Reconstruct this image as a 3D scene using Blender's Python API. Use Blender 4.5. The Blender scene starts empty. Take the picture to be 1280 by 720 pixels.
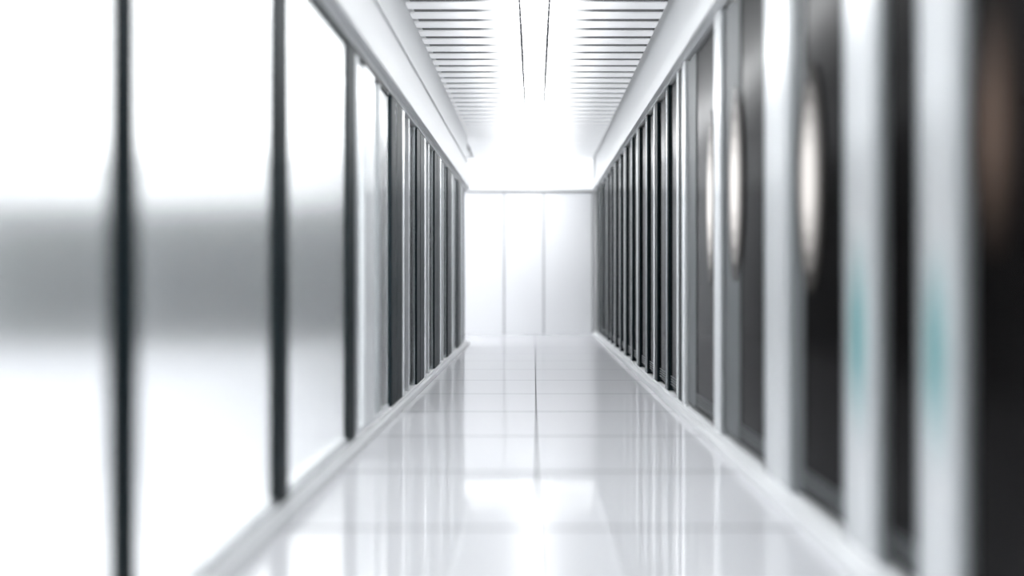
import bpy, bmesh, math
from mathutils import Vector
S=bpy.context.scene
# ---------------- materials ----------------
def mat(name, col, rough=.5, metal=0, emit=None, es=0, trans=0, spec=None, noise=0.0, nscale=8, coat=0, ior=None):
    m=bpy.data.materials.new(name); m.use_nodes=True
    nt=m.node_tree; p=nt.nodes['Principled BSDF']
    p.inputs['Base Color'].default_value=(*col,1)
    p.inputs['Roughness'].default_value=rough
    p.inputs['Metallic'].default_value=metal
    p.inputs['Transmission Weight'].default_value=trans
    p.inputs['Coat Weight'].default_value=coat
    if ior: p.inputs['IOR'].default_value=ior
    if emit:
        p.inputs['Emission Color'].default_value=(*emit,1); p.inputs['Emission Strength'].default_value=es
    if noise>0:
        tc=nt.nodes.new('ShaderNodeTexCoord'); n=nt.nodes.new('ShaderNodeTexNoise')
        n.inputs['Scale'].default_value=nscale
        r=nt.nodes.new('ShaderNodeMapRange')
        r.inputs['To Min'].default_value=max(0,rough-noise); r.inputs['To Max'].default_value=rough+noise
        nt.links.new(tc.outputs['Object'],n.inputs['Vector'])
        nt.links.new(n.outputs['Fac'],r.inputs['Value'])
        nt.links.new(r.outputs['Result'],p.inputs['Roughness'])
    return m
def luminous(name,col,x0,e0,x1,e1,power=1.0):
    """ceiling surface with lamplight painted in as emission that falls off away from the central lamp"""
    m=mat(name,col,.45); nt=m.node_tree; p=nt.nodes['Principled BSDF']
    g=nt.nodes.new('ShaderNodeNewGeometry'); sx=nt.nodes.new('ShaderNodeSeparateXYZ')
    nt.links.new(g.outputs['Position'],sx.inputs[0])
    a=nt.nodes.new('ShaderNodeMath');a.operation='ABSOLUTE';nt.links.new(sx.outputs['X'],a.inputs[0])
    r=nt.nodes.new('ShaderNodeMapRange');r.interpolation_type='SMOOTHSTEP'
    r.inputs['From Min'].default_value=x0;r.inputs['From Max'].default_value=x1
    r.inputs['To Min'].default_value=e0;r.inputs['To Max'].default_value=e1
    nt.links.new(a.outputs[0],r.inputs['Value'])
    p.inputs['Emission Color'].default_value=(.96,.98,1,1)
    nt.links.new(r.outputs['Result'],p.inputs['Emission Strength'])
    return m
M_white=mat('white_paint',(.84,.85,.86),.45,noise=.05)
M_wall=mat('wall_paint',(.86,.87,.88),.5,noise=.05)
M_panel=mat('wall_panel_laminate',(.80,.81,.83),.3,noise=.04)
M_seam=mat('seam_grey',(.36,.37,.39),.6)
M_post=mat('post_white_metal',(.86,.88,.89),.22,metal=.45,noise=.05)
M_silver=mat('silver_and_post_edge_shade',(.42,.44,.45),.3,metal=.5,noise=.05)
M_dark=mat('cabinet_dark',(.008,.009,.010),.4,noise=.06)
M_door=mat('cabinet_door_tinted',(.003,.0026,.0026),.2,noise=.03,ior=1.24)
M_doorL=mat('cabinet_door_smoked',(.003,.0032,.0035),.2,noise=.03,ior=1.24)
M_edge=mat('brushed_edge',(.6,.63,.65),.25,metal=.9)
M_mull=mat('mullion_anthracite',(.006,.013,.016),.4,noise=.05,ior=1.22)
M_gap=mat('ceiling_void_paint',(.2,.21,.22),.8)
M_void=luminous('ceiling_void',(.09,.095,.10),.26,.9,.50,.03)  # lamp glow painted into the gaps near the centre
M_slat=luminous('ceiling_slat',(.84,.85,.87),.26,.85,.85,.26)  # lamplight on the slats put in as their own emission
M_bead=mat('rail_dark',(.04,.04,.05),.5)
M_grey=mat('cabinet_grey',(.05,.054,.055),.4)
M_grey2=mat('cabinet_grey_trim',(.13,.14,.145),.4)
M_lite=mat('cabinet_light_grey',(.30,.31,.31),.4)
def lerp(a,b,t): return a+(b-a)*t
M_teal=[mat('painted_reflection_teal',(lerp(.86,.22,t),lerp(.88,.56,t),lerp(.89,.57,t)),.22,metal=.45) for t in (.1,.3,.5,.7,.9)]  # teal reflection on the posts, painted in colour steps
M_glow=[mat('painted_reflection_warm',(.003,.003,.003),.2,emit=(1,.96,.93),es=e,ior=1.22) for e in (.04,.18,.4,.66,.9)]  # warm reflections in the doors, painted as emission steps
M_brown=[mat('painted_reflection_amber',(.003,.003,.003),.2,emit=(1,.7,.56),es=e,ior=1.22) for e in (.01,.025,.045,.07,.10)]  # dim brown reflection in the door, painted as faint emission
M_strip=mat('lamp_diffuser',(1,1,1),.5,emit=(.97,.985,1),es=9)
M_strip2=mat('lamp_diffuser_soft',(1,1,1),.5,emit=(.97,.985,1),es=1.1)
M_lum=mat('fill_panel_glow',(1,1,1),.5,emit=(.97,.985,1),es=2.0)  # glow added to brighten the left room
M_soffit=mat('soffit_painted_glow',(.85,.86,.87),.5,emit=(.97,.985,1),es=.6)  # light on the soffit band put in as emission
M_glass=mat('frosted_glass',(.975,.99,.985),.19,trans=1,ior=1.45)
T=.62
def floor_mat():
    m=bpy.data.materials.new('floor_tile'); m.use_nodes=True; nt=m.node_tree; p=nt.nodes['Principled BSDF']
    g=nt.nodes.new('ShaderNodeNewGeometry'); sx=nt.nodes.new('ShaderNodeSeparateXYZ')
    nt.links.new(g.outputs['Position'],sx.inputs[0])
    def line(sock,off,half,T):
        a=nt.nodes.new('ShaderNodeMath');a.operation='ADD';a.inputs[1].default_value=-off+T/2+T*50
        nt.links.new(sock,a.inputs[0])
        b=nt.nodes.new('ShaderNodeMath');b.operation='MODULO';b.inputs[1].default_value=T
        nt.links.new(a.outputs[0],b.inputs[0])
        c=nt.nodes.new('ShaderNodeMath');c.operation='SUBTRACT';c.inputs[1].default_value=T/2
        nt.links.new(b.outputs[0],c.inputs[0])
        d=nt.nodes.new('ShaderNodeMath');d.operation='ABSOLUTE';nt.links.new(c.outputs[0],d.inputs[0])
        e=nt.nodes.new('ShaderNodeMath');e.operation='LESS_THAN';e.inputs[1].default_value=half
        nt.links.new(d.outputs[0],e.inputs[0]); return e
    ex=line(sx.outputs['X'],.012,.0048,T*2); ey=line(sx.outputs['Y'],2.10,.007,T)
    mx=nt.nodes.new('ShaderNodeMath');mx.operation='MAXIMUM'
    nt.links.new(ex.outputs[0],mx.inputs[0]);nt.links.new(ey.outputs[0],mx.inputs[1])
    mix=nt.nodes.new('ShaderNodeMix');mix.data_type='RGBA'
    mix.inputs[6].default_value=(.75,.755,.78,1);mix.inputs[7].default_value=(.14,.145,.16,1)
    nt.links.new(ey.outputs[0],mix.inputs[0])
    mix2=nt.nodes.new('ShaderNodeMix');mix2.data_type='RGBA'
    nt.links.new(mix.outputs[2],mix2.inputs[6]);mix2.inputs[7].default_value=(.03,.035,.04,1)
    nt.links.new(ex.outputs[0],mix2.inputs[0]);nt.links.new(mix2.outputs[2],p.inputs['Base Color'])
    n=nt.nodes.new('ShaderNodeTexNoise');n.inputs['Scale'].default_value=3
    nt.links.new(g.outputs['Position'],n.inputs['Vector'])
    r=nt.nodes.new('ShaderNodeMapRange');r.inputs['To Min'].default_value=.03;r.inputs['To Max'].default_value=.08
    nt.links.new(n.outputs['Fac'],r.inputs['Value'])
    ad=nt.nodes.new('ShaderNodeMath');ad.operation='MULTIPLY_ADD';ad.inputs[1].default_value=.7
    nt.links.new(mx.outputs[0],ad.inputs[0]);nt.links.new(r.outputs['Result'],ad.inputs[2])
    nt.links.new(ad.outputs[0],p.inputs['Roughness'])
    p.inputs['IOR'].default_value=2.2
    return m
M_floor=floor_mat()
# ---------------- helper ----------------
def build(name, parts, bevel=0.0):
    """box part: (x0,x1,y0,y1,z0,z1,material); ellipse part: ('E',x,y0,y1,z0,z1,material)"""
    mats=[]; bm=bmesh.new()
    bx=[p for p in parts if p[0]!='E']
    cx=(min(p[0] for p in bx)+max(p[1] for p in bx))/2
    cy=(min(p[2] for p in bx)+max(p[3] for p in bx))/2
    cz=min(p[4] for p in bx)
    for p in parts:
        m=p[-1]
        if m not in mats: mats.append(m)
        mi=mats.index(m)
        if p[0]=='E':
            _,x,y0,y1,z0,z1,_m=p; N=24; ym=(y0+y1)/2; zm=(z0+z1)/2
            ring=[(ym+(y1-y0)/2*math.cos(2*math.pi*k/N), zm+(z1-z0)/2*math.sin(2*math.pi*k/N)) for k in range(N)]
            A=[bm.verts.new((x-cx,a-cy,b-cz)) for a,b in ring]
            B=[bm.verts.new((x+.004-cx,a-cy,b-cz)) for a,b in ring]
            fs=[bm.faces.new(A),bm.faces.new(B[::-1])]
            for k in range(N): fs.append(bm.faces.new((A[k],B[k],B[(k+1)%N],A[(k+1)%N])))
            for q in fs: q.material_index=mi
            continue
        (x0,x1,y0,y1,z0,z1,_m)=p
        v=[bm.verts.new((x-cx,y-cy,z-cz)) for x in (x0,x1) for y in (y0,y1) for z in (z0,z1)]
        for f in ((0,1,3,2),(4,6,7,5),(0,4,5,1),(2,3,7,6),(0,2,6,4),(1,5,7,3)):
            fc=bm.faces.new([v[i] for i in f]); fc.material_index=mi
    bmesh.ops.recalc_face_normals(bm,faces=bm.faces)
    me=bpy.data.meshes.new(name); bm.to_mesh(me); bm.free()
    for m in mats: me.materials.append(m)
    o=bpy.data.objects.new(name,me); o.location=(cx,cy,cz); S.collection.objects.link(o)
    if bevel>0:
        b=o.modifiers.new('bevel','BEVEL'); b.width=bevel; b.segments=2; b.limit_method='ANGLE'
    return o
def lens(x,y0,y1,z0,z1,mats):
    """nested ellipses painting a soft reflection, strongest in the middle"""
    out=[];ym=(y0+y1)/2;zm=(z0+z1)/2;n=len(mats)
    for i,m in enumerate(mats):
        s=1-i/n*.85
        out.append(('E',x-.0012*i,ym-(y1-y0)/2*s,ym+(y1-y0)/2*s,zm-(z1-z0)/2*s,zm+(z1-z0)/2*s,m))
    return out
H=3.01; D=9.62; BK=-1.6
XL=-.97; XR=1.04; RW=2.1; LW=-9.5
# ---------------- shell ----------------
build('floor',[(LW-.1,RW+.1,BK-.1,10.7,-.1,0,M_floor)])
build('wall_back',[(LW,RW,D+.02,D+.12,0,H+.15,M_wall)])
pan=[]
xs=[-1.9,-1.22,-.52,.16,1.0]
for a,b in zip(xs[:-1],xs[1:]): pan.append((a+.012,b-.012,D-.03,D+.02,0.001,2.42,M_panel))
pan.append((xs[0],xs[-1],D-.005,D+.019,0.002,2.44,M_seam))
pan.append((xs[0],xs[-1],D-.03,D+.019,2.505,H-.002,M_soffit))
build('wall_panelling',pan)
build('trim_1',[(-1.9,1.0,D-.07,D+.02,2.45,2.50,M_white)],.004)
build('wall_right',[(RW,RW+.1,BK,D+.12,0,H+.15,M_wall)])
build('wall_left',[(LW-.1,LW,BK,D+.12,0,H+.15,M_wall)])
build('wall_front',[(LW,RW,BK-.1,BK,0,H+.15,M_wall)])
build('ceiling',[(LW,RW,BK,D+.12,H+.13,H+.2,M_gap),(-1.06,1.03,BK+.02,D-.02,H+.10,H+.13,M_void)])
sl=[]
y=BK+.05
while y<D-.12:
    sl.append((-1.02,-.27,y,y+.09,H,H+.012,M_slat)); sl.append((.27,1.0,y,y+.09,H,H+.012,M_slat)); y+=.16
build('ceiling_slats',sl)
lm=[(-.095,.095,BK+.05,D-.05,H-.012,H+.03,M_strip)]
for s in (-1,1):
    a,b=sorted((s*.125,s*.265)); lm.append((a,b,BK+.05,D-.05,H-.004,H+.03,M_strip2))
    a,b=sorted((s*.097,s*.123)); lm.append((a,b,BK+.05,D-.05,H-.014,H+.03,M_strip2))
    y=BK+.06
    while y<D-.12:
        a,b=sorted((s*.101,s*.119)); lm.append((a,b,y,y+.05,H-.04,H-.012,M_bead)); y+=.11
build('linear_ceiling_lamp',lm)
lp=[]
x=LW+.1
while x<-1.3:
    y=BK+.1
    while y<D-.4:
        lp.append((x,min(x+1.15,-1.2),y,y+1.15,H-.01,H+.03,M_lum)); y+=1.2
    x+=1.2
lp.append((LW,-1.08,BK,D,H+.031,H+.05,M_white))
build('left_room_fill_panel',lp)  # emissive ceiling panels added to fill the left room with light
build('bulkhead_left',[(XL-.10,XL,BK,8.1,2.20,H+.1,M_white),(XL-.02,XL+.045,BK,8.1,2.24,2.38,M_white),(XL-.02,XL+.02,BK,8.1,2.62,2.65,M_white)],.006)
build('bulkhead_right',[(XR+.0,RW,BK,D,2.46,H+.1,M_white),(XR-.045,XR+.02,BK,D-.08,2.47,2.60,M_white)],.006)
build('baseboard_left',[(XL-.12,XL+.03,BK,8.1,0,.045,M_white),(XL-.12,XL+.005,BK,8.1,.045,.065,M_white)],.006)
build('baseboard_right',[(XR-.05,XR+.3,BK,D-.05,0,.045,M_white),(XR-.01,XR+.3,BK,D-.05,.045,.065,M_white)],.006)
# ---------------- left: glass partition ----------------
P=.82; ys=[1.345+P*k for k in range(-3,4)]
for i,(a,b) in enumerate(zip(ys[:-1],ys[1:])):
    hw=.034 if i<4 else .058
    parts=[(XL-.025,XL-.015,a+hw,b-hw,.10,2.16,M_glass),
           (XL-.035,XL-.005,a-hw,a+hw,.066,2.199,M_mull),
           (XL-.035,XL-.005,a+hw,b-hw,.066,.10,M_post),
           (XL-.035,XL-.005,a+hw,b-hw,2.16,2.199,M_mull)]
    if i==5:
        parts.append((XL-.04,XL+.0,b-.60,b-.41,.10,2.16,M_post))
        parts.append((XL-.04,XL-.002,a+hw+.001,a+hw+.05,.10,2.16,M_silver))
        parts.append((XL-.04,XL-.002,b-.30,b-.27,.10,2.16,M_silver))
    build('glass_partition_panel',parts)
def lcab(y0,y1):
    f=XL-.03
    p=[(XL-.26,f-.03,y0+.01,y1-.01,.066,2.19,M_dark),
       (f-.03,XL-.0,y0,y0+.13,.066,2.19,M_mull),
       (f-.03,XL-.004,y0+.13,y0+.15,.066,2.19,M_edge),
       (f-.03,XL-.002,y0+.15,y0+.32,.066,2.19,M_mull),
       (f-.03,XL-.000,y0+.32,y0+.38,.066,2.19,M_post),
       (f-.03,f-.005,y0+.39,y0+.55,.09,2.17,M_doorL),
       (f-.03,XL-.008,y0+.555,y0+.58,.066,2.19,M_post),
       (f-.03,f-.005,y0+.585,y1-.04,.09,2.17,M_doorL),
       (f-.03,XL-.012,y1-.03,y1-.01,.066,2.19,M_edge)]
    build('server_cabinet',p,.003)
y=ys[-1]+.002
while y+P<8.3:
    lcab(y,y+P-.005); y+=P
# ---------------- right cabinets ----------------
f=XR+.022
def rcab(y0,y1,posts,extras=(),split=True):
    p=[(f+.03,f+.85,y0+.01,y1-.01,.066,2.45,M_dark)]
    segs=[];cur=y0
    for a,b in sorted(posts):
        w=b-a
        if w>.12:   # wide posts: bright face, edge shading painted as two silver strips
            e=w*.16
            p.append((XR,f+.03,a+e,b-e,.066,2.45,M_post))
            p.append((XR+.006,f+.03,a,a+e,.066,2.45,M_silver)); p.append((XR+.006,f+.03,b-e,b,.066,2.45,M_silver))
        else: p.append((XR,f+.03,a,b,.066,2.45,M_post))
        if a-cur>.03: segs.append((cur,a))
        cur=b
    if y1-cur>.03: segs.append((cur,y1))
    for a,b in segs:
        if split and b-a>.45:
            m=(a+b)/2
            p.append((XR+.004,f+.03,m-.05,m+.05,.066,2.45,M_mull))
            p.append((XR+.002,XR+.02,m-.012,m+.012,.066,2.45,M_edge))
            pr=[(a,m-.055),(m+.055,b)]
        else: pr=[(a,b)]
        for c,d in pr:
            p.append((f,f+.03,c+.008,d-.008,.10,2.42,M_door))
            for k in range(4): p.append((f-.004,f,c+.02,d-.02,.12+k*.02,.128+k*.02,M_grey2))
    p+=list(extras)
    build('server_cabinet',p,.0)
b=[9.55-.8*i for i in range(0,8)]
for hi,lo in zip(b[:-1],b[1:]):
    rcab(lo,hi-.005,[(lo+.10,lo+.145)],[(XR+.004,f+.03,lo+.008,lo+.095,.066,2.44,M_mull)])
rcab(3.12,3.945,[(3.12,3.26),(3.87,3.945)],[(f-.006,f,3.66,3.85,.10,2.42,M_grey2)]+lens(f-.005,3.28,3.46,.90,1.95,M_glow),False)  # each lens() here and below is a painted reflection
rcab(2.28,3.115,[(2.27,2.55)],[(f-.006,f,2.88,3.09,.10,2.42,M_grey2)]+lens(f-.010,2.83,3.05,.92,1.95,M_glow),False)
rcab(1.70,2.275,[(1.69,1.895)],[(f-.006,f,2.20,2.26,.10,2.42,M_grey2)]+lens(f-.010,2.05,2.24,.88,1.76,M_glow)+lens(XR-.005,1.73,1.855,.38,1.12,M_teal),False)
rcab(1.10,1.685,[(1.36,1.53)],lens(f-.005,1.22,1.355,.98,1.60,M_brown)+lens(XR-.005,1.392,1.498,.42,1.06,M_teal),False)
rcab(.45,1.095,[(.45,.55)])
rcab(-.35,.445,[(-.35,-.25)])
rcab(-1.15,-.355,[(-1.15,-1.05)])
# ---------------- neighbouring room cabinets ----------------
x=-1.95
i=0
while x>LW+.6:
    p=[(x-.6,x-.01,8.7,9.5,0.04,2.1,M_grey),(x-.55,x-.14,8.67,8.7,.1,2.05,(M_grey,M_dark,M_grey2,M_grey)[i%4]),
       (x-.6,x-.56,8.66,8.7,.04,2.1,M_lite),(x-.1,x-.085,8.64,8.67,.9,1.2,M_edge)]
    if i%2: p.append((x-.13,x-.02,8.67,8.7,.1,2.05,M_lite))
    for xx in (x-.55,x-.1):
        for yy in (8.8,9.35): p.append((xx,xx+.05,yy,yy+.05,0,.04,M_dark))
    build('equipment_cabinet',p,.004); x-=.62; i+=1
# ---------------- lights ----------------
def area(name,loc,sx,sy,power,rot=(0,0,0),spread=180):
    l=bpy.data.lights.new(name,'AREA'); l.shape='RECTANGLE'; l.size=sx; l.size_y=sy; l.energy=power; l.color=(.97,.985,1)
    l.spread=math.radians(spread)
    o=bpy.data.objects.new(name,l); o.location=loc; o.rotation_euler=rot; S.collection.objects.link(o)
area('end_wall_fill',(-.05,D-1.7,H-.06),1.6,.12,4.5,(math.radians(46),0,0),80)  # unseen light added to brighten the end wall
w=bpy.data.worlds.new('World'); S.world=w; w.use_nodes=True
w.node_tree.nodes['Background'].inputs[0].default_value=(.9,.95,1,1); w.node_tree.nodes['Background'].inputs[1].default_value=.4
# ---------------- camera ----------------
c=bpy.data.cameras.new('camera'); o=bpy.data.objects.new('camera',c); S.collection.objects.link(o); S.camera=o
o.location=(0,0,.93); o.rotation_euler=(math.radians(90),0,0)
c.sensor_width=36; c.lens=36*700/1280
c.shift_x=-(668-640)/1280; c.shift_y=-(360-350)/1280
c.dof.use_dof=True; c.dof.focus_distance=5.0; c.dof.aperture_fstop=.22
c.clip_start=.05
S.view_settings.view_transform='Standard'; S.view_settings.exposure=.3
